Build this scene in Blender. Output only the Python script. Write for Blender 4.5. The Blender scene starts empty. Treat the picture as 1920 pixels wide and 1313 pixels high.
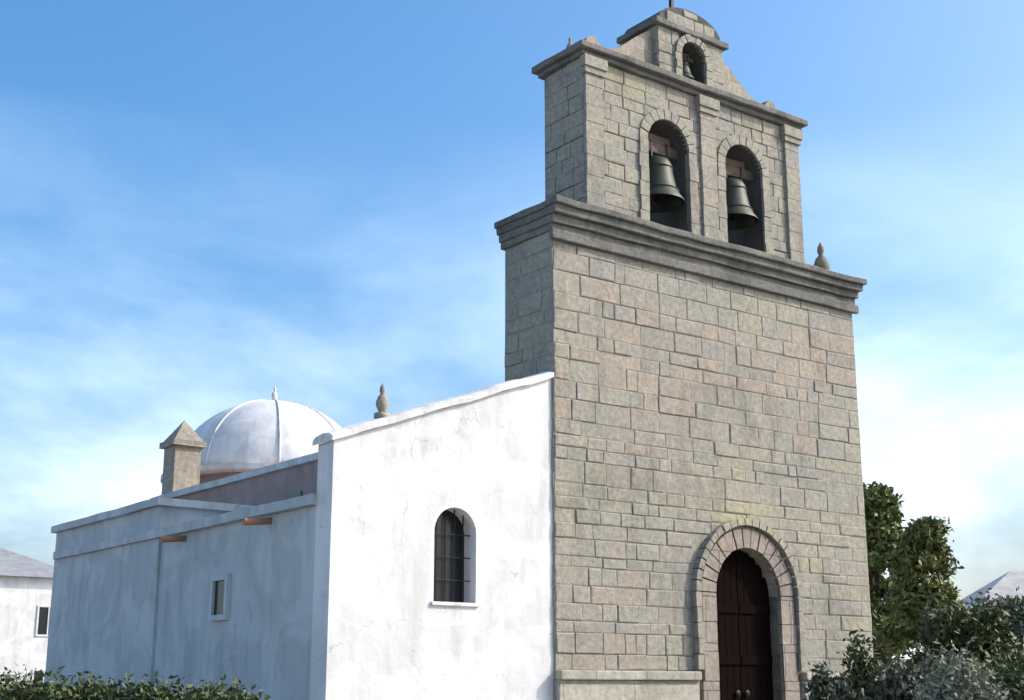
import bpy, bmesh, math, random
from mathutils import Vector, Matrix
R = math.radians
random.seed(7)
sc = bpy.context.scene
COL = sc.collection
# ---------------------------------------------------------------- camera
EYE = 1.6; PITCH = 14.0; FPX = 2540.0
cd = bpy.data.cameras.new('camera'); cam = bpy.data.objects.new('camera', cd); COL.objects.link(cam)
cam.location = (0, 0, EYE); cam.rotation_euler = (R(90 + PITCH), 0, 0)
cd.sensor_width = 36; cd.lens = FPX / 1920 * 36; cd.clip_end = 8000; cd.clip_start = 0.1
sc.camera = cam
# ---------------------------------------------------------------- sky and sun
SUN_AZ = Vector((0.97, 0.08)); SUN_EL = 37.0
w = bpy.data.worlds.new("World"); sc.world = w; w.use_nodes = True
nt = w.node_tree; bg = nt.nodes['Background']
sky = nt.nodes.new('ShaderNodeTexSky'); sky.sky_type = 'NISHITA'; sky.sun_disc = False
sky.sun_elevation = R(SUN_EL); sky.sun_rotation = math.atan2(SUN_AZ.x, SUN_AZ.y)
sky.air_density = 1.0; sky.dust_density = 4.5; sky.ozone_density = 4.0
hs = nt.nodes.new('ShaderNodeHueSaturation'); hs.inputs['Saturation'].default_value = 1.30; hs.inputs['Hue'].default_value = .494
nt.links.new(sky.outputs[0], hs.inputs['Color'])
# thin cloud: soft noise stretched along the horizon, strongest low down
tc = nt.nodes.new('ShaderNodeTexCoord'); mp = nt.nodes.new('ShaderNodeMapping'); mp.inputs['Scale'].default_value = (1.6, 1.6, 3.4); mp.inputs['Location'].default_value = (3.1, 1.7, 0)
cn = nt.nodes.new('ShaderNodeTexNoise'); cn.inputs['Scale'].default_value = 2.0; cn.inputs['Detail'].default_value = 8; cn.inputs['Roughness'].default_value = .54; cn.inputs['Distortion'].default_value = .2
cr = nt.nodes.new('ShaderNodeMapRange'); cr.inputs['From Min'].default_value = .33; cr.inputs['From Max'].default_value = .74; cr.inputs['To Max'].default_value = .85; cr.clamp = True
cr.interpolation_type = 'SMOOTHSTEP'
se = nt.nodes.new('ShaderNodeSeparateXYZ'); er = nt.nodes.new('ShaderNodeMapRange'); er.inputs['From Min'].default_value = .40; er.inputs['From Max'].default_value = .10; er.clamp = True
mu = nt.nodes.new('ShaderNodeMath'); mu.operation = 'MULTIPLY'; mxw = nt.nodes.new('ShaderNodeMix'); mxw.data_type = 'RGBA'
nt.links.new(tc.outputs['Generated'], mp.inputs[0]); nt.links.new(mp.outputs[0], cn.inputs['Vector']); nt.links.new(cn.outputs['Fac'], cr.inputs['Value'])
nt.links.new(tc.outputs['Generated'], se.inputs[0]); nt.links.new(se.outputs[2], er.inputs['Value'])
nt.links.new(cr.outputs[0], mu.inputs[0]); nt.links.new(er.outputs[0], mu.inputs[1]); nt.links.new(mu.outputs[0], mxw.inputs['Factor'])
nt.links.new(hs.outputs[0], mxw.inputs['A']); mxw.inputs['B'].default_value = (5.9, 6.7, 7.4, 1)
nt.links.new(mxw.outputs['Result'], bg.inputs[0]); bg.inputs[1].default_value = 0.15
sd = bpy.data.lights.new('sun', 'SUN'); so = bpy.data.objects.new('sun', sd); COL.objects.link(so)
sd.energy = 2.3; sd.angle = R(0.5); sd.color = (1, .95, .87)
sdir = Vector((SUN_AZ.x, SUN_AZ.y, math.tan(R(SUN_EL)) * SUN_AZ.length))
so.rotation_euler = sdir.to_track_quat('Z', 'Y').to_euler()
sc.view_settings.view_transform = 'Standard'; sc.view_settings.look = 'None'
sc.view_settings.exposure = 0.88; sc.view_settings.gamma = 1

# ---------------------------------------------------------------- helpers
def ray(px, py):
    x = (px - 960) / FPX; u = (656.5 - py) / FPX; p = R(PITCH)
    return Vector((x, math.cos(p) - math.sin(p) * u, math.sin(p) + math.cos(p) * u))
def at(px, py, Y):
    d = ray(px, py); return Vector((0, 0, EYE)) + d * (Y / d.y)
def tag(o, label=None, cat=None, group=None, kind=None):
    for k, v in (('label', label), ('category', cat), ('group', group), ('kind', kind)):
        if v: o[k] = v
    return o
def empty(name, loc=(0, 0, 0), rz=0):
    o = bpy.data.objects.new(name, None); COL.objects.link(o); o.location = loc; o.rotation_euler = (0, 0, rz); return o
def build(name, bm, mat, parent=None, smooth=False):
    bmesh.ops.recalc_face_normals(bm, faces=bm.faces)
    me = bpy.data.meshes.new(name); bm.to_mesh(me); bm.free()
    for m in (mat if isinstance(mat, (list, tuple)) else [mat]): me.materials.append(m)
    if smooth:
        for p in me.polygons: p.use_smooth = True
    o = bpy.data.objects.new(name, me); COL.objects.link(o); o.parent = parent; return o
def box(bm, x0, x1, y0, y1, z0, z1, mi=0):
    vs = [bm.verts.new(p) for p in ((x0,y0,z0),(x1,y0,z0),(x1,y1,z0),(x0,y1,z0),(x0,y0,z1),(x1,y0,z1),(x1,y1,z1),(x0,y1,z1))]
    for f in ((0,3,2,1),(4,5,6,7),(0,1,5,4),(1,2,6,5),(2,3,7,6),(3,0,4,7)):
        bm.faces.new([vs[i] for i in f]).material_index = mi
def extrude_xz(bm, pts, y0, y1, holes=()):
    """solid slab from an outline in x,z with holes, thickness y0..y1"""
    rings = [pts] + list(holes); ed = []; allv = []
    for r in rings:
        vs = [bm.verts.new((p[0], y0, p[1])) for p in r]; allv.append(vs)
        ed += [bm.edges.new((vs[i], vs[(i+1) % len(vs)])) for i in range(len(vs))]
    g = bmesh.ops.triangle_fill(bm, edges=ed, use_beauty=True, use_dissolve=False, normal=(0,-1,0))
    front = [f for f in g['geom'] if isinstance(f, bmesh.types.BMFace)]
    vm = {}
    for vs in allv:
        for v in vs: vm[v] = bm.verts.new((v.co.x, y1, v.co.z))
    for f in front: bm.faces.new([vm[v] for v in reversed(f.verts)])
    for vs in allv:
        n = len(vs)
        for i in range(n):
            a, b = vs[i], vs[(i+1) % n]; bm.faces.new((a, b, vm[b], vm[a]))
def arch(cx, z0, z1, w, n=14, point=0.0):
    """outline of a round-topped opening: base z0, crown z1, width w"""
    r = w/2; zs = z1 - r*(1+point); pts = [(cx-r, z0), (cx+r, z0)]
    for i in range(n+1):
        a = math.pi*i/n; pts.append((cx + r*math.cos(a), zs + r*(1+point)*math.sin(a)))
    return pts
def arch_ring(bm, cx, z0, z1, w, t, y0, y1, n=14):
    """surround of an arched opening, band width t, from y0 to y1"""
    o = arch(cx, z0, z1+t, w+2*t, n); i_ = arch(cx, z0, z1, w, n)
    o = o[1:] + o[:1]; i_ = i_[1:] + i_[:1]   # start bottom right .. bottom left
    for k in range(len(o)-1):
        q = [o[k], o[k+1], i_[k+1], i_[k]]
        f = [bm.verts.new((p[0], y0, p[1])) for p in q]; b = [bm.verts.new((p[0], y1, p[1])) for p in q]
        bm.faces.new(f); bm.faces.new(b[::-1]); bm.faces.new((f[0], b[0], b[1], f[1])); bm.faces.new((f[2], b[2], b[3], f[3]))
        if k == 0: bm.faces.new((f[3], b[3], b[0], f[0]))
        if k == len(o)-2: bm.faces.new((f[1], b[1], b[2], f[2]))
def lathe(bm, prof, c=(0,0,0), n=24, cap=True):
    rings = []
    for r, z in prof:
        rings.append([bm.verts.new((c[0]+r*math.cos(2*math.pi*i/n), c[1]+r*math.sin(2*math.pi*i/n), c[2]+z)) for i in range(n)])
    for a, b in zip(rings, rings[1:]):
        for i in range(n): bm.faces.new((a[i], a[(i+1)%n], b[(i+1)%n], b[i]))
    if cap: bm.faces.new(rings[0][::-1]); bm.faces.new(rings[-1])
def tube(bm, pts, rad, n=8):
    pts = [Vector(p) for p in pts]; rads = rad if isinstance(rad, (list, tuple)) else [rad]*len(pts); rings = []
    for i, p in enumerate(pts):
        d = (pts[min(i+1, len(pts)-1)] - pts[max(i-1, 0)]).normalized()
        a = d.orthogonal().normalized() if abs(d.z) > .9 else d.cross(Vector((0,0,1))).normalized(); b = d.cross(a)
        rings.append([bm.verts.new(p + (a*math.cos(2*math.pi*k/n) + b*math.sin(2*math.pi*k/n))*rads[i]) for k in range(n)])
    for a, b in zip(rings, rings[1:]):
        for k in range(n): bm.faces.new((a[k], a[(k+1)%n], b[(k+1)%n], b[k]))
    bm.faces.new(rings[0][::-1]); bm.faces.new(rings[-1])
def obox(bm, c, ax, ay, az):
    """oriented box with half axes"""
    c = Vector(c); vs = []
    for sz in (-1, 1):
        for sx, sy in ((-1,-1),(1,-1),(1,1),(-1,1)): vs.append(bm.verts.new(c + ax*sx + ay*sy + az*sz))
    for f in ((0,3,2,1),(4,5,6,7),(0,1,5,4),(1,2,6,5),(2,3,7,6),(3,0,4,7)): bm.faces.new([vs[i] for i in f])

# ---------------------------------------------------------------- materials
def N(m, t, **k):
    n = m.node_tree.nodes.new(t)
    for a, b in k.items():
        if a in n.inputs.keys(): n.inputs[a].default_value = b
        else: setattr(n, a, b)
    return n
def mat(name, c, rough=.8, metal=0.0, var=None, vscale=1.5, bump=0.0, bscale=12, spec=.3):
    """plain material; var = second colour mixed in by noise"""
    m = bpy.data.materials.new(name); m.use_nodes = True; b = m.node_tree.nodes['Principled BSDF']; L = m.node_tree.links
    b.inputs['Roughness'].default_value = rough; b.inputs['Metallic'].default_value = metal
    b.inputs['Specular IOR Level'].default_value = spec
    b.inputs['Base Color'].default_value = (*c, 1)
    tc = N(m, 'ShaderNodeTexCoord')
    if var:
        n = N(m, 'ShaderNodeTexNoise'); n.inputs['Scale'].default_value = vscale; n.inputs['Detail'].default_value = 8; n.inputs['Roughness'].default_value = .65
        r = N(m, 'ShaderNodeValToRGB'); r.color_ramp.elements[0].position = .36; r.color_ramp.elements[1].position = .66
        r.color_ramp.elements[0].color = (*c, 1); r.color_ramp.elements[1].color = (*var, 1)
        L.new(tc.outputs['Object'], n.inputs['Vector']); L.new(n.outputs['Fac'], r.inputs[0]); L.new(r.outputs[0], b.inputs['Base Color'])
    if bump:
        n = N(m, 'ShaderNodeTexNoise'); n.inputs['Scale'].default_value = bscale; n.inputs['Detail'].default_value = 6
        u = N(m, 'ShaderNodeBump'); u.inputs['Strength'].default_value = bump; u.inputs['Distance'].default_value = .02
        L.new(tc.outputs['Object'], n.inputs['Vector']); L.new(n.outputs['Fac'], u.inputs['Height']); L.new(u.outputs[0], b.inputs['Normal'])
    return m
def ashlar(name, c1, c2, mortar, bw=.55, bh=.3, dirt=(.10,.095,.08), dirt_amt=.55, streak=True, msize=.014):
    """coursed stone blocks: per-block tone, mortar, weathering stains and a rough surface"""
    m = bpy.data.materials.new(name); m.use_nodes = True; b = m.node_tree.nodes['Principled BSDF']; L = m.node_tree.links
    b.inputs['Roughness'].default_value = .92; b.inputs['Specular IOR Level'].default_value = .2
    tc = N(m, 'ShaderNodeTexCoord'); sp = N(m, 'ShaderNodeSeparateXYZ'); L.new(tc.outputs['Object'], sp.inputs[0])
    ad = N(m, 'ShaderNodeMath', operation='ADD'); L.new(sp.outputs[0], ad.inputs[0]); L.new(sp.outputs[1], ad.inputs[1])
    cb = N(m, 'ShaderNodeCombineXYZ'); L.new(ad.outputs[0], cb.inputs[0]); L.new(sp.outputs[2], cb.inputs[1])
    # a little warp so that the joints are not ruler straight
    wn = N(m, 'ShaderNodeTexNoise'); wn.inputs['Scale'].default_value = 2.2; wn.inputs['Detail'].default_value = 3
    L.new(tc.outputs['Object'], wn.inputs['Vector'])
    ws = N(m, 'ShaderNodeVectorMath', operation='SCALE'); ws.inputs['Scale'].default_value = .10; L.new(wn.outputs['Color'], ws.inputs[0])
    wa = N(m, 'ShaderNodeVectorMath', operation='ADD'); L.new(cb.outputs[0], wa.inputs[0]); L.new(ws.outputs[0], wa.inputs[1])
    br = N(m, 'ShaderNodeTexBrick'); br.offset = .5; br.squash = 1.35; br.squash_frequency = 3
    for k, v in (('Scale', 1.0), ('Mortar Size', msize), ('Mortar Smooth', .3), ('Bias', 0.0), ('Brick Width', bw), ('Row Height', bh)): br.inputs[k].default_value = v
    br.inputs['Color1'].default_value = (*c1, 1); br.inputs['Color2'].default_value = (*c2, 1); br.inputs['Mortar'].default_value = (*mortar, 1)
    L.new(wa.outputs[0], br.inputs['Vector'])
    n1 = N(m, 'ShaderNodeTexNoise'); n1.inputs['Scale'].default_value = .55; n1.inputs['Detail'].default_value = 9; n1.inputs['Roughness'].default_value = .7
    mp = N(m, 'ShaderNodeMapping'); mp.inputs['Scale'].default_value = (1.5, 1.5, .45 if streak else 1.2)
    L.new(tc.outputs['Object'], mp.inputs[0]); L.new(mp.outputs[0], n1.inputs['Vector'])
    r1 = N(m, 'ShaderNodeValToRGB'); r1.color_ramp.elements[0].position = .47; r1.color_ramp.elements[1].position = .72
    r1.color_ramp.elements[0].color = (0,0,0,1); r1.color_ramp.elements[1].color = (dirt_amt,)*3 + (1,)
    L.new(n1.outputs['Fac'], r1.inputs[0])
    mx = N(m, 'ShaderNodeMix', data_type='RGBA'); L.new(r1.outputs[0], mx.inputs['Factor']); L.new(br.outputs['Color'], mx.inputs['A']); mx.inputs['B'].default_value = (*dirt, 1)
    n2 = N(m, 'ShaderNodeTexNoise'); n2.inputs['Scale'].default_value = 9; n2.inputs['Detail'].default_value = 8; n2.inputs['Roughness'].default_value = .7
    L.new(tc.outputs['Object'], n2.inputs['Vector'])
    mr = N(m, 'ShaderNodeMapRange'); mr.inputs['From Min'].default_value = .3; mr.inputs['From Max'].default_value = .7; mr.inputs['To Min'].default_value = .72; mr.inputs['To Max'].default_value = 1.2
    L.new(n2.outputs['Fac'], mr.inputs['Value'])
    m2 = N(m, 'ShaderNodeVectorMath', operation='SCALE'); L.new(mx.outputs['Result'], m2.inputs[0]); L.new(mr.outputs[0], m2.inputs['Scale'])
    L.new(m2.outputs[0], b.inputs['Base Color'])
    # relief
    inv = N(m, 'ShaderNodeMath', operation='MULTIPLY_ADD'); inv.inputs[1].default_value = -1; L.new(br.outputs['Fac'], inv.inputs[0]); L.new(n2.outputs['Fac'], inv.inputs[2])
    u = N(m, 'ShaderNodeBump'); u.inputs['Strength'].default_value = .7; u.inputs['Distance'].default_value = .03
    L.new(inv.outputs[0], u.inputs['Height']); L.new(u.outputs[0], b.inputs['Normal'])
    return m
def plaster(name, c, stain, amt=.35):
    m = bpy.data.materials.new(name); m.use_nodes = True; b = m.node_tree.nodes['Principled BSDF']; L = m.node_tree.links
    b.inputs['Roughness'].default_value = .85; b.inputs['Specular IOR Level'].default_value = .2
    tc = N(m, 'ShaderNodeTexCoord'); mp = N(m, 'ShaderNodeMapping'); mp.inputs['Scale'].default_value = (2.2, 2.2, .35); L.new(tc.outputs['Object'], mp.inputs[0])
    n = N(m, 'ShaderNodeTexNoise'); n.inputs['Scale'].default_value = 1.3; n.inputs['Detail'].default_value = 10; n.inputs['Roughness'].default_value = .68; L.new(mp.outputs[0], n.inputs['Vector'])
    r = N(m, 'ShaderNodeValToRGB'); r.color_ramp.elements[0].position = .47; r.color_ramp.elements[1].position = .76
    r.color_ramp.elements[0].color = (0,0,0,1); r.color_ramp.elements[1].color = (amt,)*3 + (1,); L.new(n.outputs['Fac'], r.inputs[0])
    mx = N(m, 'ShaderNodeMix', data_type='RGBA'); L.new(r.outputs[0], mx.inputs['Factor']); mx.inputs['A'].default_value = (*c, 1); mx.inputs['B'].default_value = (*stain, 1)
    np_ = N(m, 'ShaderNodeTexNoise'); np_.inputs['Scale'].default_value = .9; np_.inputs['Detail'].default_value = 5; np_.inputs['Distortion'].default_value = 1.2; L.new(tc.outputs['Object'], np_.inputs['Vector'])
    rp = N(m, 'ShaderNodeMapRange', clamp=True); rp.inputs['From Min'].default_value = .44; rp.inputs['From Max'].default_value = .56; rp.inputs['To Min'].default_value = .90; rp.inputs['To Max'].default_value = 1.05; L.new(np_.outputs['Fac'], rp.inputs['Value'])
    vo = N(m, 'ShaderNodeTexVoronoi', feature='DISTANCE_TO_EDGE'); vo.inputs['Scale'].default_value = .75
    wn = N(m, 'ShaderNodeTexNoise'); wn.inputs['Scale'].default_value = 3; wn.inputs['Detail'].default_value = 6; L.new(tc.outputs['Object'], wn.inputs['Vector'])
    wv = N(m, 'ShaderNodeVectorMath', operation='MULTIPLY_ADD'); wv.inputs[1].default_value = (.5,.5,.5); L.new(wn.outputs['Color'], wv.inputs[0]); L.new(tc.outputs['Object'], wv.inputs[2]); L.new(wv.outputs[0], vo.inputs['Vector'])
    rc = N(m, 'ShaderNodeMapRange', clamp=True); rc.inputs['From Min'].default_value = .001; rc.inputs['From Max'].default_value = .006; rc.inputs['To Min'].default_value = .72; L.new(vo.outputs['Distance'], rc.inputs['Value'])
    cm = N(m, 'ShaderNodeMapRange', clamp=True); cm.inputs['From Min'].default_value = .50; cm.inputs['From Max'].default_value = .62; L.new(wn.outputs['Fac'], cm.inputs['Value'])
    ci = N(m, 'ShaderNodeMath', operation='MAXIMUM'); L.new(rc.outputs[0], ci.inputs[0]); iv = N(m, 'ShaderNodeMath', operation='SUBTRACT'); iv.inputs[0].default_value = 1.0; L.new(cm.outputs[0], iv.inputs[1]); L.new(iv.outputs[0], ci.inputs[1])
    pm = N(m, 'ShaderNodeMath', operation='MULTIPLY'); L.new(rp.outputs[0], pm.inputs[0]); L.new(ci.outputs[0], pm.inputs[1])
    sc_ = N(m, 'ShaderNodeVectorMath', operation='SCALE'); L.new(mx.outputs['Result'], sc_.inputs[0]); L.new(pm.outputs[0], sc_.inputs['Scale'])
    L.new(sc_.outputs[0], b.inputs['Base Color'])
    n2 = N(m, 'ShaderNodeTexNoise'); n2.inputs['Scale'].default_value = 3.2; n2.inputs['Detail'].default_value = 10; n2.inputs['Roughness'].default_value = .6; L.new(tc.outputs['Object'], n2.inputs['Vector'])
    u = N(m, 'ShaderNodeBump'); u.inputs['Strength'].default_value = .55; u.inputs['Distance'].default_value = .03
    L.new(n2.outputs['Fac'], u.inputs['Height']); L.new(u.outputs[0], b.inputs['Normal'])
    return m
M = {}
def blockstone(name, tones, dirt=(.12,.115,.10), amt=.6, zscale=.35):
    """cut blocks: each block (mesh island) its own tone, over it patches of lichen and soot, pits and grain"""
    m = bpy.data.materials.new(name); m.use_nodes = True; b = m.node_tree.nodes['Principled BSDF']; L = m.node_tree.links
    b.inputs['Roughness'].default_value = .93; b.inputs['Specular IOR Level'].default_value = .15
    g = N(m, 'ShaderNodeNewGeometry'); tc = N(m, 'ShaderNodeTexCoord')
    cr = N(m, 'ShaderNodeValToRGB'); cr.color_ramp.interpolation = 'LINEAR'
    while len(cr.color_ramp.elements) < len(tones): cr.color_ramp.elements.new(.5)
    for i, c in enumerate(tones): e = cr.color_ramp.elements[i]; e.position = i/(len(tones)-1); e.color = (*c, 1)
    zn = N(m, 'ShaderNodeTexNoise'); zn.inputs['Scale'].default_value = zscale; zn.inputs['Detail'].default_value = 2; L.new(tc.outputs['Object'], zn.inputs['Vector'])
    ma = N(m, 'ShaderNodeMath', operation='MULTIPLY_ADD'); ma.inputs[1].default_value = .5; L.new(g.outputs['Random Per Island'], ma.inputs[0])
    ms = N(m, 'ShaderNodeMath', operation='MULTIPLY_ADD'); ms.inputs[1].default_value = 1.9; ms.inputs[2].default_value = -.70; L.new(zn.outputs['Fac'], ms.inputs[0]); L.new(ms.outputs[0], ma.inputs[2]); L.new(ma.outputs[0], cr.inputs[0])
    n1 = N(m, 'ShaderNodeTexNoise'); n1.inputs['Scale'].default_value = .9; n1.inputs['Detail'].default_value = 12; n1.inputs['Roughness'].default_value = .72
    mp = N(m, 'ShaderNodeMapping'); mp.inputs['Scale'].default_value = (1.4, 1.4, .6); L.new(tc.outputs['Object'], mp.inputs[0]); L.new(mp.outputs[0], n1.inputs['Vector'])
    r1 = N(m, 'ShaderNodeMapRange', clamp=True); r1.inputs['From Min'].default_value = .49; r1.inputs['From Max'].default_value = .70; r1.inputs['To Max'].default_value = amt; L.new(n1.outputs['Fac'], r1.inputs['Value'])
    mx = N(m, 'ShaderNodeMix', data_type='RGBA'); L.new(r1.outputs[0], mx.inputs['Factor']); L.new(cr.outputs[0], mx.inputs['A']); mx.inputs['B'].default_value = (*dirt, 1)
    n2 = N(m, 'ShaderNodeTexNoise'); n2.inputs['Scale'].default_value = 11; n2.inputs['Detail'].default_value = 10; n2.inputs['Roughness'].default_value = .75; L.new(tc.outputs['Object'], n2.inputs['Vector'])
    mr = N(m, 'ShaderNodeMapRange'); mr.inputs['From Min'].default_value = .3; mr.inputs['From Max'].default_value = .7; mr.inputs['To Min'].default_value = .62; mr.inputs['To Max'].default_value = 1.3; L.new(n2.outputs['Fac'], mr.inputs['Value'])
    vr = N(m, 'ShaderNodeTexVoronoi'); vr.inputs['Scale'].default_value = 16; L.new(tc.outputs['Object'], vr.inputs['Vector'])
    pr = N(m, 'ShaderNodeMapRange', clamp=True); pr.inputs['From Min'].default_value = .03; pr.inputs['From Max'].default_value = .16; pr.inputs['To Min'].default_value = .45; L.new(vr.outputs['Distance'], pr.inputs['Value'])
    mm = N(m, 'ShaderNodeMath', operation='MULTIPLY'); L.new(mr.outputs[0], mm.inputs[0]); L.new(pr.outputs[0], mm.inputs[1])
    m2 = N(m, 'ShaderNodeVectorMath', operation='SCALE'); L.new(mx.outputs['Result'], m2.inputs[0]); L.new(mm.outputs[0], m2.inputs['Scale']); L.new(m2.outputs[0], b.inputs['Base Color'])
    ad = N(m, 'ShaderNodeMath', operation='MULTIPLY_ADD'); ad.inputs[1].default_value = .5; L.new(pr.outputs[0], ad.inputs[0]); L.new(n2.outputs['Fac'], ad.inputs[2])
    u = N(m, 'ShaderNodeBump'); u.inputs['Strength'].default_value = .8; u.inputs['Distance'].default_value = .025; L.new(ad.outputs[0], u.inputs['Height']); L.new(u.outputs[0], b.inputs['Normal'])
    return m
M['blocks'] = blockstone('facade_blocks', [(.355,.325,.225),(.31,.295,.235),(.33,.31,.25),(.29,.28,.24),(.335,.29,.235),(.365,.315,.245)])
M['mortar'] = mat('lime_mortar', (.34,.31,.25), rough=.95, var=(.22,.205,.17), vscale=2.5, bump=.8, bscale=14)
M['shademortar'] = mat('shade_darkened_mortar', (.10,.095,.085), rough=.95, var=(.06,.057,.05), vscale=2.0, bump=.8, bscale=12)  # gable core: shade inside the bell arches painted in as a darker mortar
M['darkstone'] = blockstone('weathered_coping', [(.20,.195,.165),(.15,.15,.135),(.23,.215,.18)], dirt=(.06,.06,.055), amt=.85)
M['stone'] = ashlar('facade_stone', (.36,.32,.25), (.28,.245,.20), (.40,.37,.31))
M['trim'] = ashlar('carved_stone', (.24,.22,.17), (.21,.19,.155), (.22,.20,.17), bw=.9, bh=.9, dirt=(.06,.06,.055), dirt_amt=.8)
M['white'] = plaster('limewash', (.66,.665,.65), (.44,.43,.39), .7)
M['portal'] = ashlar('portal_stone', (.33,.285,.235), (.28,.24,.20), (.2,.16,.14), bw=.8, bh=.8, dirt=(.12,.09,.08), dirt_amt=.5)
M['pale'] = ashlar('pale_base_stone', (.42,.40,.33), (.36,.34,.28), (.30,.28,.24), bw=1.1, bh=.43, dirt=(.22,.20,.16), dirt_amt=.6)
M['coping'] = plaster('coping_lime', (.68,.67,.64), (.35,.34,.31), .8)
M['oldwood'] = mat('weathered_beam', (.14,.10,.07), rough=.85, var=(.08,.06,.045), vscale=7, bump=.6)
M['greyroof'] = mat('grey_roof_tiles', (.27,.28,.29), rough=.85, var=(.19,.19,.20), vscale=1.5, bump=.6)
M['tile'] = mat('clay_tile', (.42,.20,.12), var=(.25,.15,.10), vscale=3, bump=.4)
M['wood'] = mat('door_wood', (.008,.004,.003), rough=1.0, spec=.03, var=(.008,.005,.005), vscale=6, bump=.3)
M['dark'] = mat('dark_interior', (.02,.018,.016), rough=1)
M['bronze'] = mat('bell_bronze', (.055,.05,.035), rough=.55, metal=.5, var=(.03,.05,.04), vscale=5, bump=.2)
M['iron'] = mat('wrought_iron', (.02,.02,.02), rough=.6, metal=.5)
M['glass'] = mat('window_glass', (.012,.014,.016), rough=.22, spec=.45)
M['paving'] = mat('paving', (.30,.28,.25), var=(.22,.21,.19), vscale=2, bump=.4)
M['pink'] = plaster('old_pink_render', (.30,.235,.22), (.20,.17,.16), .8)
M['shadewash'] = plaster('shade_toned_limewash', (.49,.52,.52), (.30,.32,.32), .75)  # white limewash with the side wall's shade put into its grey-blue base colour
M['roof'] = mat('roof_lime', (.45,.43,.40), var=(.30,.29,.27), vscale=1.2, bump=.5)
M['dun'] = plaster('dun_render', (.42,.38,.31), (.3,.27,.22), .6)
M['hill'] = mat('dry_scrub', (.10,.11,.06), var=(.19,.17,.11), vscale=.05, bump=.6, bscale=.3)
M['rock'] = mat('pale_rock', (.24,.25,.22), var=(.15,.16,.14), vscale=2.5, bump=.9, bscale=6)
M['olive'] = mat('olive_leaf', (.12,.14,.085), rough=.6, var=(.17,.185,.12), vscale=1.0)
M['agave'] = mat('silver_leaf', (.19,.205,.15), rough=.8, var=(.26,.27,.20), vscale=1.5)
M['mauve'] = mat('dusty_shrub_leaf', (.07,.08,.05), rough=.8, var=(.11,.115,.08), vscale=2)
M['leaf'] = mat('leaf', (.11,.13,.035), rough=.55, var=(.17,.19,.06), vscale=1.2)
M['leafdark'] = mat('dark_leaf', (.045,.065,.022), rough=.55, var=(.08,.10,.035), vscale=1.2)
M['bark'] = mat('bark', (.12,.09,.065), var=(.07,.055,.04), vscale=5, bump=.6)

# ---------------------------------------------------------------- ground
bm = bmesh.new(); bmesh.ops.create_grid(bm, x_segments=2, y_segments=2, size=3000)
tag(build('ground', bm, M['paving']), kind='structure')

# ---------------------------------------------------------------- church (local x along the front, y into the building)
TH = R(37); CX, CY = .69, 22.0
def loc(x, y, z=0):
    q = Matrix.Rotation(TH, 4, 'Z') @ Vector((x, y, 0)); return Vector((CX+q.x, CY+q.y, z))
church = empty('church', (CX, CY, 0), TH)
tag(church, 'stone fronted church with a three arched bell gable, white aisle and small dome behind', 'church')
def courses(bm, x0, x1, z0, z1, ok, put, hmin=.17, hmax=.40, wmin=.22, wmax=.95, gap=.011, proud=(.004,.027)):
    """lay irregular courses of blocks over a wall face; ok(x,z) says where stone may stand, put(x,d,z) maps to 3-D"""
    z = z0
    while z < z1 - .08:
        h = random.uniform(hmin, hmax)
        if z + h > z1 - .12: h = z1 - z
        runs = []; start = None; nst = int((x1-x0)/.02); 
        for i in range(nst+1):
            x = x0 + i*.02; good = all(ok(x, zz) for zz in (z+.01, z+h/2, z+h-.01))
            if good and start is None: start = x
            if (not good or i == nst) and start is not None: runs.append((start, x)); start = None
        for a, b_ in runs:
            if b_ - a < .09: continue
            cuts = [a]
            while b_ - cuts[-1] > wmax: cuts.append(cuts[-1] + random.uniform(wmin, wmax))
            if b_ - cuts[-1] < .12 and len(cuts) > 1: cuts.pop()
            cuts.append(b_)
            for p, q in zip(cuts, cuts[1:]):
                j = lambda: random.uniform(-.009, .009); g = gap*.5*random.uniform(.7, 1.6); d = random.uniform(*proud); c = random.uniform(.010, .024)
                o = [(p+g+j(), z+g+j()), (q-g+j(), z+g+j()), (q-g+j(), z+h-g+j()), (p+g+j(), z+h-g+j())]
                mx_, mz_ = (p+q)/2, z+h/2
                A = [bm.verts.new(put(x, -.004, zz)) for x, zz in o]
                Bv = [bm.verts.new(put(x, d*.6, zz)) for x, zz in o]
                Cv = [bm.verts.new(put(x + (c if x < mx_ else -c), d + random.uniform(-.004,.004), zz + (c if zz < mz_ else -c))) for x, zz in o]
                for R1, R2 in ((A, Bv), (Bv, Cv)):
                    for i in range(4): bm.faces.new((R1[i], R1[(i+1)%4], R2[(i+1)%4], R2[i]))
                bm.faces.new(Cv)
        z += h
def in_arch(x, z, cx, z0, z1, w, pad):
    rr = w/2 + pad; zs = z1 - w/2
    return abs(x-cx) < rr and z0 - .01 < z < zs or (z >= zs and math.hypot(x-cx, z-zs) < rr)
W = 7.85; DP = 1.35; HC = 9.2; DX = 4.38; DZ = 4.05; DW = 1.66
def worn(bm, amt, seg=.9, scale=1.3):
    """slightly uneven hand-built edges: cut long edges up and shift the vertices a little"""
    for _ in range(5):
        long = [e for e in bm.edges if e.calc_length() > seg*1.8]
        if not long: break
        bmesh.ops.subdivide_edges(bm, edges=long, cuts=1)
    from mathutils import noise
    for v in bm.verts:
        v.co += noise.noise_vector(v.co*scale)*amt
def bevelled(bm, wd=.025):
    bmesh.ops.remove_doubles(bm, verts=bm.verts, dist=.0005)
    es = [e for e in bm.edges if len(e.link_faces) == 2 and e.calc_face_angle(0) > .6]
    bmesh.ops.bevel(bm, geom=es, offset=wd, segments=2, affect='EDGES', profile=.6)
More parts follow.
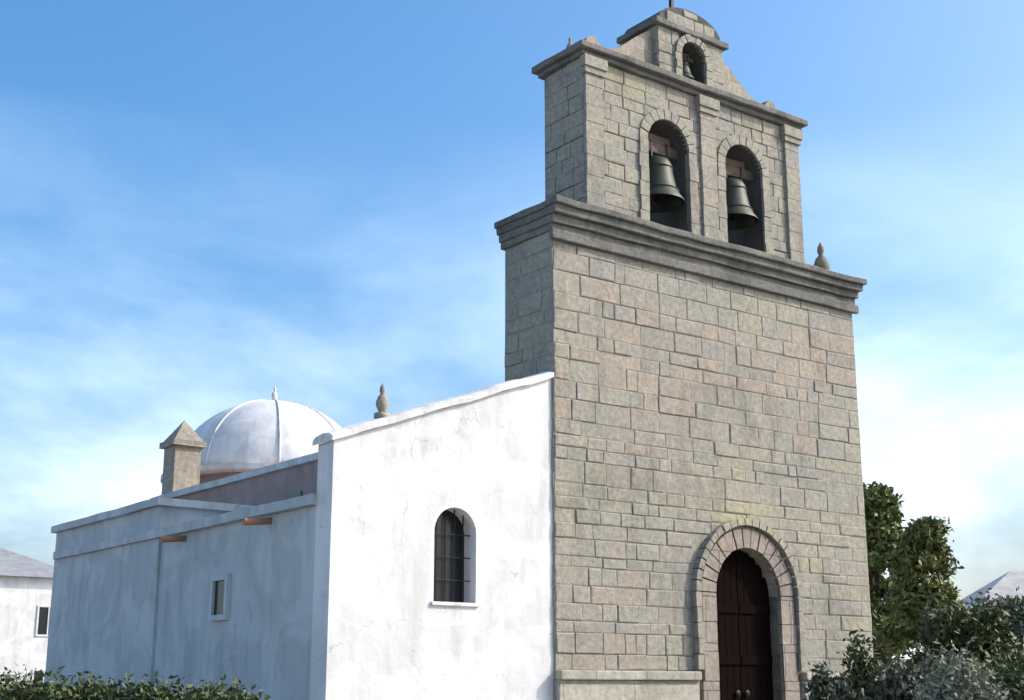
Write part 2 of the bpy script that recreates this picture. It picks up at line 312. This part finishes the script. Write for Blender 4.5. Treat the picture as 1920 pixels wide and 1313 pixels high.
# stone front with its doorway cut through
bm = bmesh.new()
extrude_xz(bm, [(0,0),(W,0),(W,HC),(0,HC)], 0, DP, holes=[arch(DX, .2, DZ, DW, 22)])
fac = build('facade', bm, M['mortar'], church)
bm = bmesh.new()
courses(bm, 0, W, 1.88, HC-.003, lambda x, z: not in_arch(x, z, DX, 0, DZ, DW, .06), lambda x, d, z: (x, -d, z))
courses(bm, 0, DP, 0, HC-.003, lambda x, z: True, lambda x, d, z: (-d, x, z))
courses(bm, 0, DP, 0, HC-.003, lambda x, z: True, lambda x, d, z: (W+d, x, z))
build('stone_courses', bm, M['blocks'], fac)
bm = bmesh.new()
# voussoirs and jamb blocks, each a hair different
def voussoirs(bm, cx, z0, z1, w, t, y0, y1, nb=13, jb=5, gap=.012):
    r = w/2; zs = z1 - r
    for k in range(nb):
        a0 = math.pi*k/nb + gap/r; a1 = math.pi*(k+1)/nb - gap/r; tt = t*(1.0 + random.uniform(-.03,.03)); yy = y0 + random.uniform(-.012,.012)
        P = []
        for rr, aa in ((r,a0),(r+tt,a0),(r+tt,(a0+a1)/2),(r+tt,a1),(r,a1),(r,(a0+a1)/2)): P.append((cx+rr*math.cos(aa), zs+rr*math.sin(aa)))
        f = [bm.verts.new((p[0], yy, p[1])) for p in P]; b = [bm.verts.new((p[0], y1, p[1])) for p in P]
        bm.faces.new(f); bm.faces.new(b[::-1])
        for i in range(6): bm.faces.new((f[i], f[(i+1)%6], b[(i+1)%6], b[i]))
    n = max(1, jb); h = (zs-z0)/n
    for s in (-1, 1):
        for k in range(n):
            tt = t*(1.0 if k % 2 else 1.12); xa, xb = sorted((cx+s*r, cx+s*(r+tt)))
            box(bm, xa, xb, y0 + random.uniform(-.012,.012), y1, z0+k*h+gap/2, z0+(k+1)*h-gap/2)
voussoirs(bm, DX, .2, DZ, DW, .34, -.09, .30, 15, 6)
build('door_surround', bm, M['portal'], church)
bm = bmesh.new(); voussoirs(bm, DX, 1.90, DZ+.40, DW+.80, .12, -.15, -.003, 21, 5)
build('outer_moulding', bm, M['blocks'], church)
# two-leaved door, left leaf ajar
for s in (-1, 1):
    bm = bmesh.new(); r = DW/2; n = 5
    for k in range(n):
        a = r*k/n; b_ = r*(k+1)/n - .012
        zt = DZ - r + math.sqrt(max(0, r*r - (r*.5*(2*k+1)/n)**2)) - .02
        x0, x1 = sorted((s*(r-a) , s*(r-b_)))
        kk = r*(1 - (k+.5)/n); zt = DZ - r + math.sqrt(max(.01, r*r-kk*kk)) - .02
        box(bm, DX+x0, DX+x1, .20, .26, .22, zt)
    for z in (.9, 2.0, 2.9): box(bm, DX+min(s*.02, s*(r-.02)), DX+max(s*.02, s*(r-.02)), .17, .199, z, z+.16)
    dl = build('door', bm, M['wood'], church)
    bm = bmesh.new(); lathe(bm, [(.05,-.01),(.06,.01),(.02,.03)], n=12); bmesh.ops.rotate(bm, cent=(0,0,0), matrix=Matrix.Rotation(R(90),3,'X'), verts=bm.verts)
    bmesh.ops.translate(bm, vec=(DX+s*.12, .165, 1.5), verts=bm.verts); build('door_knob', bm, M['iron'], dl)
# dressed pale base, stopping at the door on both sides
for xa, xb in ((-.02, DX-DW/2-.5), (DX+DW/2+.5, W+.05)):
    bm = bmesh.new(); box(bm, xa, xb, -.12, -.002, 0, 1.72); box(bm, xa, xb, -.18, -.002, 1.723, 1.87)
    bevelled(bm, .02); build('plinth', bm, M['pale'], church)
# cornice: architrave, dentils, shelf
bm = bmesh.new()
box(bm, -.06, W+.06, -.06, DP+.06, HC, HC+.12)
box(bm, -.09, W+.10, -.13, DP+.08, HC+.122, HC+.26)
box(bm, -.12, W+.14, -.22, DP+.10, HC+.262, HC+.40)
box(bm, -.15, W+.18, -.29, DP+.12, HC+.402, HC+.52)
bevelled(bm, .022); worn(bm, .03, .32, 2.4)
build('cornice', bm, M['darkstone'], church)
bm = bmesh.new(); box(bm, -.09, W+.09, -.11, -.004, HC-.17, HC-.003); bevelled(bm, .02); worn(bm, .012, .5)
build('fillet', bm, M['darkstone'], church)
# bell gable: broad lower storey, narrow upper storey between scrolls
Z0 = HC + .52; Z1 = 12.72; GC = 3.64; GX0, GX1 = .82, 6.5
holes = [arch(2.86, Z0+.06, 12.0, 1.05, 18), arch(4.88, Z0+.06, 12.0, 1.05, 18)]
bm = bmesh.new(); extrude_xz(bm, [(GX0,Z0),(GX1,Z0),(GX1,Z1),(GX0,Z1)], .10, 1.22, holes=holes)
gable = build('bell_gable', bm, M['shademortar'], church)
bm = bmesh.new()
A2 = [(2.86, Z0+.06, 12.0, 1.05), (4.88, Z0+.06, 12.0, 1.05)]
courses(bm, GX0, GX1, Z0, Z1, lambda x, z: not any(in_arch(x, z, *a, .05) for a in A2), lambda x, d, z: (x, .10-d, z), .22, .32, .28, .62)
courses(bm, .10, 1.22, Z0, Z1, lambda x, z: True, lambda x, d, z: (GX0-d, x, z), .22, .32, .28, .62)
courses(bm, .10, 1.22, Z0, Z1, lambda x, z: True, lambda x, d, z: (GX1+d, x, z), .22, .32, .28, .62)
build('stone_courses', bm, M['blocks'], gable)
bm = bmesh.new()
bm.free()
for cx in (2.86, 4.88):
    bm = bmesh.new(); voussoirs(bm, cx, Z0+.06, 12.0, 1.05, .2, .045, .16, 11, 6, .008); build('arch_surround', bm, M['blocks'], gable)
for xc in (GX0+.2, 3.90, GX1-.2):
    bm = bmesh.new(); zz = Z0+.02
    while zz < Z1-.36:
        hh = min(random.uniform(.3,.42), Z1-.34-zz); box(bm, xc-.2+random.uniform(-.006,.006), xc+.2+random.uniform(-.006,.006), .02+random.uniform(-.006,.006), .099, zz+.006, zz+hh-.002); zz += hh
    box(bm, xc-.24, xc+.24, -.02, .099, Z1-.335, Z1-.22); box(bm, xc-.27, xc+.27, -.05, .099, Z1-.217, Z1-.01)
    build('pilaster', bm, M['blocks'], gable)
bm = bmesh.new()
box(bm, GX0-.10, GX1+.10, .0, 1.30, Z1, Z1+.10); box(bm, GX0-.19, GX1+.19, -.10, 1.38, Z1+.102, Z1+.22)
bevelled(bm, .02); worn(bm, .025, .3, 2.6); build('gable_cornice', bm, M['darkstone'], gable)
Z2 = Z1+.22; UT = 14.12; UH = .88
def scroll(s):
    EX = 2.58; pts = [(GC+s*(UH-.02), Z2+1.02)]
    for i in range(15):
        t = i/14; pts.append((GC+s*(UH + (EX-.36-UH)*t), Z2+.26+.74*(1-t)**1.5 + .05*math.sin(t*math.pi*2)))
    for i in range(11):
        a = math.pi*.62 - math.pi*.8*i/10; pts.append((GC+s*(EX-.20+.20*math.cos(a)), Z2+.201+.20*math.sin(a)))
    pts.append((GC+s*(EX-.1), Z2+.001))
    pts.append((GC+s*(UH-.02), Z2+.001)); return pts
upout = [(GC-UH,Z2),(GC+UH,Z2),(GC+UH,UT)] + [(GC+UH*math.cos(math.pi*i/14)*.96, UT+.02+.42*math.sin(math.pi*i/14)) for i in range(0,15)] + [(GC-UH,UT)]
bm = bmesh.new(); extrude_xz(bm, upout, .16, 1.16, holes=[arch(GC+.02, Z2+.10, Z2+.92, .66, 16)])
upper = build('upper_gable', bm, M['shademortar'], church)
bm = bmesh.new()
courses(bm, GC-UH, GC+UH, Z2, UT-.13, lambda x, z: not in_arch(x, z, GC+.02, Z2, Z2+.92, .66, .05), lambda x, d, z: (x, .16-d, z), .2, .28, .24, .5)
courses(bm, .16, 1.16, Z2, UT-.13, lambda x, z: True, lambda x, d, z: (GC-UH-d, x, z), .2, .28, .24, .5)
courses(bm, GC-UH, GC+UH, UT, UT+.4, lambda x, z: (x-GC)**2/.68 + (z-UT)**2/.16 < 1, lambda x, d, z: (x, .16-d, z), .2, .28, .24, .5)
build('stone_courses', bm, M['blocks'], upper)
for s in (-1, 1):
    bm = bmesh.new(); extrude_xz(bm, scroll(s), .30, 1.0); build('scroll', bm, M['stone'], upper)
bm = bmesh.new(); voussoirs(bm, GC+.02, Z2+.10, Z2+.92, .66, .15, .09, .22, 9, 3, .008); build('arch_surround', bm, M['blocks'], upper)
bm = bmesh.new(); box(bm, GC-UH-.10, GC+UH+.10, .07, 1.25, UT-.12, UT-.003); bevelled(bm, .015); worn(bm, .02, .25, 3); build('string_course', bm, M['darkstone'], upper)
bm = bmesh.new(); box(bm, GC-.15, GC+.15, .5, .82, UT+.38, UT+.62); box(bm, GC-.035, GC+.035, .625, .695, UT+.62, UT+1.7); box(bm, GC-.30, GC+.30, .628, .692, UT+1.25, UT+1.32)
build('cross', bm, M['iron'], upper)
# turned finials on the outer corners
def finial(x, y, z, h, parent, m, name='finial'):
    bm = bmesh.new(); s = h
    box(bm, x-.16*s, x+.16*s, y-.16*s, y+.16*s, z, z+.16*s)
    lathe(bm, [(.08*s,.16*s),(.10*s,.2*s),(.17*s,.36*s),(.18*s,.46*s),(.12*s,.62*s),(.05*s,.7*s),(.08*s,.78*s),(.07*s,.88*s),(.01*s,1.0*s)], (x, y, z), 16)
    o = build(name, bm, m, parent, True); o.data.polygons.foreach_set('use_smooth', [len(p.vertices)==4 and abs(p.normal.z)<.99 for p in o.data.polygons]); return o
for x in (GX0+.12, GX1-.12): finial(x, .6, Z2, .42, gable, M['blocks'])
finial(W-.2, .55, HC+.52, .95, church, M['trim'])
# bells hang in the arches: things of their own
for bx, bz, s, where in ((2.86, Z0+.72, 1.12, 'large green-brown bronze bell hanging in the left lower arch of the bell gable'),
                         (4.88, Z0+.78, 1.08, 'large bronze bell hanging in the right lower arch, next to the corner of the gable'),
                         (GC+.02, Z2+.22, .50, 'small bronze bell in the single top arch of the bell gable')):
    bell = empty('church_bell', loc(bx, .42, bz), TH + random.uniform(-.1,.1)); tag(bell, where, 'bell', 'bells in the bell gable')
    bm = bmesh.new(); lathe(bm, [(.47*s,0),(.465*s,.03*s),(.40*s,.12*s),(.335*s,.28*s),(.29*s,.5*s),(.275*s,.66*s),(.22*s,.76*s),(.10*s,.82*s),(.015*s,.83*s)], n=36, cap=False)
    lathe(bm, [(.42*s,.01),(.30*s,.28*s),(.25*s,.6*s),(.01,.74*s)], n=36, cap=False)
    for z, r_ in ((.2, .375), (.6, .285)): lathe(bm, [(r_*s,(z-.012)*s),((r_+.015)*s,z*s),(r_*s,(z+.012)*s)], n=36, cap=False)
    build('bell_body', bm, M['bronze'], bell, True)
    bm = bmesh.new(); box(bm, -.52*s, .52*s, -.09*s, .09*s, .86*s, 1.05*s); box(bm, -.3*s, .3*s, -.075*s, .075*s, 1.052*s, 1.2*s); bevelled(bm, .02*s); build('headstock', bm, M['oldwood'], bell)
    for q in (-.18, .18):
        bm = bmesh.new(); box(bm, (q-.02)*s, (q+.02)*s, -.10*s, .10*s, .78*s, 1.07*s); build('strap', bm, M['iron'], bell)
    bm = bmesh.new(); tube(bm, [(0,0,.70*s),(.02*s,0,.1*s)], .022*s); lathe(bm, [(.01,-.07*s),(.06*s,-.03*s),(.06*s,.03*s),(.01,.07*s)], (.02*s,0,.05*s), 12); build('clapper', bm, M['iron'], bell)
# whitewashed aisle front, its sloping parapet climbing to the tower
AW = 4.1; ZL, ZR = 5.12, 6.62
bm = bmesh.new()
extrude_xz(bm, [(-AW,0),(-.004,0),(-.004,ZR),(-AW,ZL)], .04, .5, holes=[arch(-1.92, 2.86, 4.30, .78, 20)])
aisle = build('aisle_front', bm, M['white'], church)
bm = bmesh.new(); n = 26
from mathutils import noise
def sl(x): return ZL + (ZR-ZL)*(x+AW)/AW
prev = None
xs = [-AW-.06 + (AW+.05)*i/n for i in range(n+1)]
rows = []
for x in xs:
    z = sl(x) + noise.noise(Vector((x*1.5, 0, 0)))*.035 + noise.noise(Vector((x*5, 3, 0)))*.014
    rows.append([bm.verts.new((x, yy, z+zz)) for yy, zz in ((-.03,.002),(-.03,.07),(.05,.12),(.27,.15),(.5,.12),(.58,.07),(.58,.002))])
for a, b in zip(rows, rows[1:]):
    for i in range(7): bm.faces.new((a[i], a[(i+1)%7], b[(i+1)%7], b[i]))
bm.faces.new(rows[0]); bm.faces.new(rows[-1][::-1])
build('coping', bm, M['coping'], aisle)
win = None
bm = bmesh.new(); extrude_xz(bm, arch(-1.92, 2.86, 4.30, .78, 20), .36, .40); win = build('window', bm, M['glass'], church)
bm = bmesh.new()
for q in (-.25, -.085, .085, .25): tube(bm, [(-1.92+q,.2,2.85),(-1.92+q,.2,4.30-.39+math.sqrt(.39**2-q*q)+.01)], .012, 6)
for z in (3.2, 3.55, 3.9): tube(bm, [(-2.33,.2,z),(-1.51,.2,z)], .009, 6)
build('grille', bm, M['iron'], win)
bm = bmesh.new(); box(bm, -2.36, -1.48, .0, .30, 2.80, 2.858); bevelled(bm, .012); build('sill', bm, M['coping'], win)
finial(-3.15, .27, sl(-3.15)+.12, .55, aisle, M['stone'])
# long low side range in shade, its flat roof behind a little cornice
L = 11.6; SH = 4.22
bm = bmesh.new(); box(bm, -AW+.03, 0, .502, L, 0, SH); side = build('side_range', bm, M['shadewash'], church)
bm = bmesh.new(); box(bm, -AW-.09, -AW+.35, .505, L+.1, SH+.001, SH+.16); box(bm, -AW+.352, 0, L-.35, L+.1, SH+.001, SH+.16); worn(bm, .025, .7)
build('parapet', bm, M['shadewash'], side)
for v, z0, z1, hw in ((3.6, 2.75, 3.3, .22),):
    bm = bmesh.new(); box(bm, -AW+.0, -AW+.029, v-hw, v+hw, z0, z1); wd = build('window', bm, M['glass'], side)
    bm = bmesh.new()
    for a, b_, c, d in ((v-hw-.09, v-hw-.002, z0-.09, z1+.09), (v+hw+.002, v+hw+.09, z0-.09, z1+.09), (v-hw, v+hw, z1+.002, z1+.09), (v-hw, v+hw, z0-.09, z0-.002)): box(bm, -AW-.05, -AW+.028, a, b_, c, d)
    build('frame', bm, M['shadewash'], wd)
S2 = 4.80
bm = bmesh.new(); box(bm, -AW-.02, 0, 6.25, L+.2, SH+.16, S2); box(bm, -AW-.02, -AW+.028, 6.25, L+.2, 0, SH+.16); build('raised_bay', bm, M['shadewash'], side)
bm = bmesh.new(); box(bm, -AW-.12, -.0, 6.15, L+.3, S2+.001, S2+.14); worn(bm, .02, .7); build('bay_coping', bm, M['shadewash'], side)
for v in (2.0, 5.2):
    bm = bmesh.new(); tube(bm, [(-AW+.2,v,SH-.08),(-AW-.42,v,SH-.14)], .055, 10); build('water_spout', bm, M['tile'], side)
# nave behind the stone front
NH = 6.28; NL = 16.8
bm = bmesh.new(); box(bm, .05, W-.05, DP+.002, NL, 0, NH); nave = build('nave', bm, M['pink'], church)
bm = bmesh.new(); box(bm, -.06, .3, DP+.01, NL+.06, NH+.001, NH+.15); box(bm, W-.3, W+.06, DP+.01, NL+.06, NH+.001, NH+.15); worn(bm, .02, .8); build('eaves_course', bm, M['shadewash'], nave)
for v in (5.0, 9.0, 13.0):
    bm = bmesh.new(); box(bm, .02, .048, v-.3, v+.3, 4.9, 5.7); build('window', bm, M['glass'], nave)
# dome on an eight-sided drum
DCX, DCV = 4.0, 18.0
bm = bmesh.new()
lathe(bm, [(2.9,0),(2.9,2.2)], (DCX, DCV, 5.0), 8); drum = build('drum', bm, M['pink'], church)
bm = bmesh.new(); lathe(bm, [(2.95,7.2),(3.08,7.26),(3.08,7.4),(2.7,7.44)], (DCX, DCV, 0), 48); build('drum_cornice', bm, M['white'], drum, False)
bm = bmesh.new(); prof = [(2.66*math.cos(a), 7.44+2.25*math.sin(a)) for a in [math.pi/2*i/16*.985 for i in range(17)]]
lathe(bm, prof, (DCX, DCV, 0), 64); dome = build('dome', bm, M['white'], church, True)
bm = bmesh.new()
for k in range(8):
    a = 2*math.pi*k/8 + math.pi/8
    tube(bm, [(DCX+(p[0]+.02)*math.cos(a), DCV+(p[0]+.02)*math.sin(a), p[1]) for p in prof], .03, 6)
build('dome_rib', bm, M['white'], dome, True)
finial(DCX, DCV, 9.67, .5, dome, M['coping'])
q = (.45, 16.1)
bm = bmesh.new(); box(bm, q[0]-.36, q[0]+.36, q[1]-.36, q[1]+.36, 0, 7.7); box(bm, q[0]-.46, q[0]+.46, q[1]-.46, q[1]+.46, 7.702, 7.85)
c0 = [bm.verts.new((q[0]+a*.41, q[1]+b_*.41, 7.852)) for a, b_ in ((-1,-1),(1,-1),(1,1),(-1,1))]; top = bm.verts.new((q[0], q[1], 8.45))
bm.faces.new(c0[::-1]); [bm.faces.new((c0[i], c0[(i+1)%4], top)) for i in range(4)]
build('stair_turret', bm, M['stone'], church)
bm = bmesh.new(); box(bm, .9, 7.1, NL+.002, 21.6, 0, 5.6); build('sanctuary', bm, M['shadewash'], church)

# ---------------------------------------------------------------- neighbouring houses
def house(px0, px1, Y, zt, ridge, depth, lab, wall, roofm, rz=0.0):
    xa = (px0-960)/FPX*Y*.985; xb = (px1-960)/FPX*Y*.985
    h = empty('house', ((xa+xb)/2, Y, 0), rz); tag(h, lab, 'house'); hw = (xb-xa)/2
    bm = bmesh.new(); box(bm, -hw, hw, 0, depth, 0, zt); wl = build('wall', bm, wall, h)
    bm = bmesh.new(); e = .35
    A = [bm.verts.new(p) for p in ((-hw-e,-e,zt+.002),(hw+e,-e,zt+.002),(hw+e,depth+e,zt+.002),(-hw-e,depth+e,zt+.002))]
    B = [bm.verts.new(p) for p in ((-hw+depth*.3,depth/2,ridge),(hw-depth*.3,depth/2,ridge))]
    bm.faces.new(A[::-1]); bm.faces.new((A[0],A[1],B[1],B[0])); bm.faces.new((A[2],A[3],B[0],B[1])); bm.faces.new((A[1],A[2],B[1])); bm.faces.new((A[3],A[0],B[0]))
    build('roof', bm, roofm, h)
    n = max(2, int(2*hw/2.6)); 
    for fl in range(2 if zt > 5 else 1):
        for k in range(n):
            x = -hw + (k+.5)*2*hw/n; z = 1.1 + fl*2.9
            bm = bmesh.new(); box(bm, x-.45, x+.45, -.004, .02, z, z+1.25); wn = build('window', bm, M['glass'], h)
            bm = bmesh.new()
            for a in ((x-.53,x-.452,z-.08,z+1.33),(x+.452,x+.53,z-.08,z+1.33),(x-.45,x+.45,z+1.252,z+1.33),(x-.45,x+.45,z-.08,z-.002),(x-.03,x+.03,z,z+1.25)): box(bm, a[0], a[1], -.05, -.005, a[2], a[3])
            build('frame', bm, M['coping'], wn)
    return h
house(-330, 150, 62, 6.6, 8.3, 9, 'low white house with grey hipped roof at the far left edge beyond the side range', M['white'], M['greyroof'], R(34))
house(1835, 2250, 78, 6.0, 8.6, 12, 'dun coloured house with pale hipped roof far right behind the trees', M['dun'], M['roof'], R(-6))

# ---------------------------------------------------------------- hills
bm = bmesh.new(); n = 120; rows = []
for j, (Y, hh) in enumerate(((700, 0), (860, .55), (1000, 1.0), (1200, .7), (1500, 0))):
    rows.append([bm.verts.new((-900+1800*i/n, Y, -2 + hh*(22 + 16*noise.noise(Vector((i*.09, j*.1, 3))) + 6*noise.noise(Vector((i*.35, j, 0)))))) for i in range(n+1)])
for a, b in zip(rows, rows[1:]):
    for i in range(n): bm.faces.new((a[i], a[i+1], b[i+1], b[i]))
tag(build('hills', bm, M['hill'], None, True), kind='structure')

# ---------------------------------------------------------------- planting
def leaves(bm, c, rad, n, size, flat=1.0, up=.3):
    c = Vector(c)
    for _ in range(n):
        d = Vector((random.gauss(0,.46), random.gauss(0,.46), random.gauss(0,.46)))
        if d.length > 1.5: d *= .6
        p = c + Vector((d.x*rad[0], d.y*rad[1], d.z*rad[2]))
        a = Vector((random.gauss(0,1), random.gauss(0,1), random.gauss(0,1)+up)).normalized(); b = a.orthogonal().normalized()
        b.rotate(Matrix.Rotation(random.uniform(0,6.28), 3, a)); t = a.cross(b)
        s = size*random.uniform(.6,1.35); 
        vs = [bm.verts.new(p + b*s*1.0), bm.verts.new(p + t*s*.42*flat), bm.verts.new(p - b*s*.9), bm.verts.new(p - t*s*.42*flat)]
        bm.faces.new(vs)
def tree(name, x, Y, h, cw, lab, cat, lm, clumps=26, per=420, ls=.11, base=.25, lean=0.0, group=None, taper=1.0):
    t = empty(name, (x, Y, 0)); tag(t, lab, cat, group)
    bm = bmesh.new(); tops = []
    trunk = [(0,0,-.1)] + [(math.sin(k*1.1)*.12*k/4 + lean*k/6, math.cos(k*1.7)*.1*k/4, h*.82*k/6) for k in range(1,7)]
    tube(bm, trunk, [h*.03*(1-k/7.5) for k in range(7)], 10)
    crown = bmesh.new()
    for k in range(clumps):
        f = random.random()**.8; z = h*(base + (1-base-.06)*f)
        wmax = cw*(1 - f*taper)**.6 * (.55+.45*min(1, f*5)) + .12
        a = random.uniform(0, 6.283); r = wmax*random.uniform(.35, .95)
        c = Vector((math.cos(a)*r + lean*f, math.sin(a)*r, z)); s = cw*random.uniform(.16,.40)
        i = min(5, max(1, int(6*min(z/h*.9, .8)))); p0 = Vector(trunk[i])
        if k < 14: tube(bm, [p0, (p0+c)/2 + Vector((0,0,-.15)), c], [h*.010, h*.007, h*.003], 6)
        leaves(crown, c, (s, s, s*.8), per, ls)
    build('trunk', bm, M['bark'], t); build('crown', crown, lm, t); return t
def X(px, Y): return (px-960)/FPX*Y*1.0
tree('pine_tree', X(1640,45), 45, 8.3, 1.5, 'tall dark green tree showing just past the right edge of the stone front', 'tree', M['leaf'], 62, 300, .13, .2, .0, 'trees beyond the church', .95)
tree('broadleaf_tree', X(1722,40), 40, 6.6, 1.25, 'narrow deep green tree right of the tallest one, in front of the pale sky', 'tree', M['leaf'], 60, 360, .12, .15, .1, 'trees beyond the church', .85)
tree('broadleaf_tree', X(1800,34), 34, 3.5, 1.4, 'low rounded dark green tree between the narrow tree and the grey-green one', 'tree', M['leafdark'], 46, 360, .10, .2, 0, 'trees beyond the church', .6)
tree('olive_tree', X(1900,52), 52, 4.9, 2.2, 'low grey-green olive tree at the far right, in front of the dun house', 'tree', M['olive'], 70, 300, .13, .25, 0, 'trees beyond the church', .5)
def shrub(name, px, Y, h, wd, lab, lm, n=16, per=520, ls=.06, group='shrubs in front of the church'):
    t = empty(name, (X(px,Y), Y, 0)); tag(t, lab, 'shrub', group)
    bm = bmesh.new(); cr = bmesh.new()
    for k in range(n):
        a = random.uniform(0,6.283); r = wd*math.sqrt(random.random()); z = h*(.25+.6*random.random()*(1-.5*(r/wd)**2))
        c = (math.cos(a)*r, math.sin(a)*r*.8, z)
        tube(bm, [(c[0]*.2, c[1]*.2, 0), (c[0]*.7, c[1]*.7, z*.6), c], [.03,.02,.008], 5)
        leaves(cr, c, (wd*.4, wd*.4, h*.2), per, ls)
    build('stem', bm, M['bark'], t); build('foliage', cr, lm, t); return t
shrub('shrub', 1640, 20.5, 2.55, .6, 'dark round shrub against the right corner of the stone front', M['leafdark'])
shrub('shrub', 1535, 20.0, 1.9, .45, 'low dull grey-green shrub just right of the doorway', M['mauve'])
shrub('shrub', 1690, 19.0, 2.1, .6, 'small dusty shrub between the round dark shrub and the pale bush', M['mauve'])
shrub('shrub', 1905, 22.0, 2.9, .9, 'blackish green shrub at the right edge of the photo', M['leafdark'], 22)
shrub('shrub', 1835, 24.0, 2.5, .8, 'mid green shrub behind the pale bush', M['leaf'], 18)
shrub('shrub', 1765, 18.0, 2.2, .55, 'pale silvery bush in the middle of the darker planting on the right', M['agave'], 16, 600, .045)
# dark hedge along the bottom left
hd = empty('hedge', (-5.6, 17.0, 0)); tag(hd, 'dark clipped hedge along the bottom left corner in front of the side range', 'hedge')
cr = bmesh.new(); st = bmesh.new()
for k in range(34):
    x = -3.0 + 5.4*k/33; h = 1.74 + .04*math.sin(k*1.3) + .32*max(0,(9-k)/9) - .14*max(0, (k-16)/17)
    for z in (h*.3, h*.6, h-.22): leaves(cr, (x, random.uniform(-.1,.1), z), (.3,.42,.24), 260, .05)
    tube(st, [(x,0,0),(x+.05,0,h*.8)], [.03,.01], 5)
build('stem', st, M['bark'], hd); build('foliage', cr, M['leafdark'], hd)
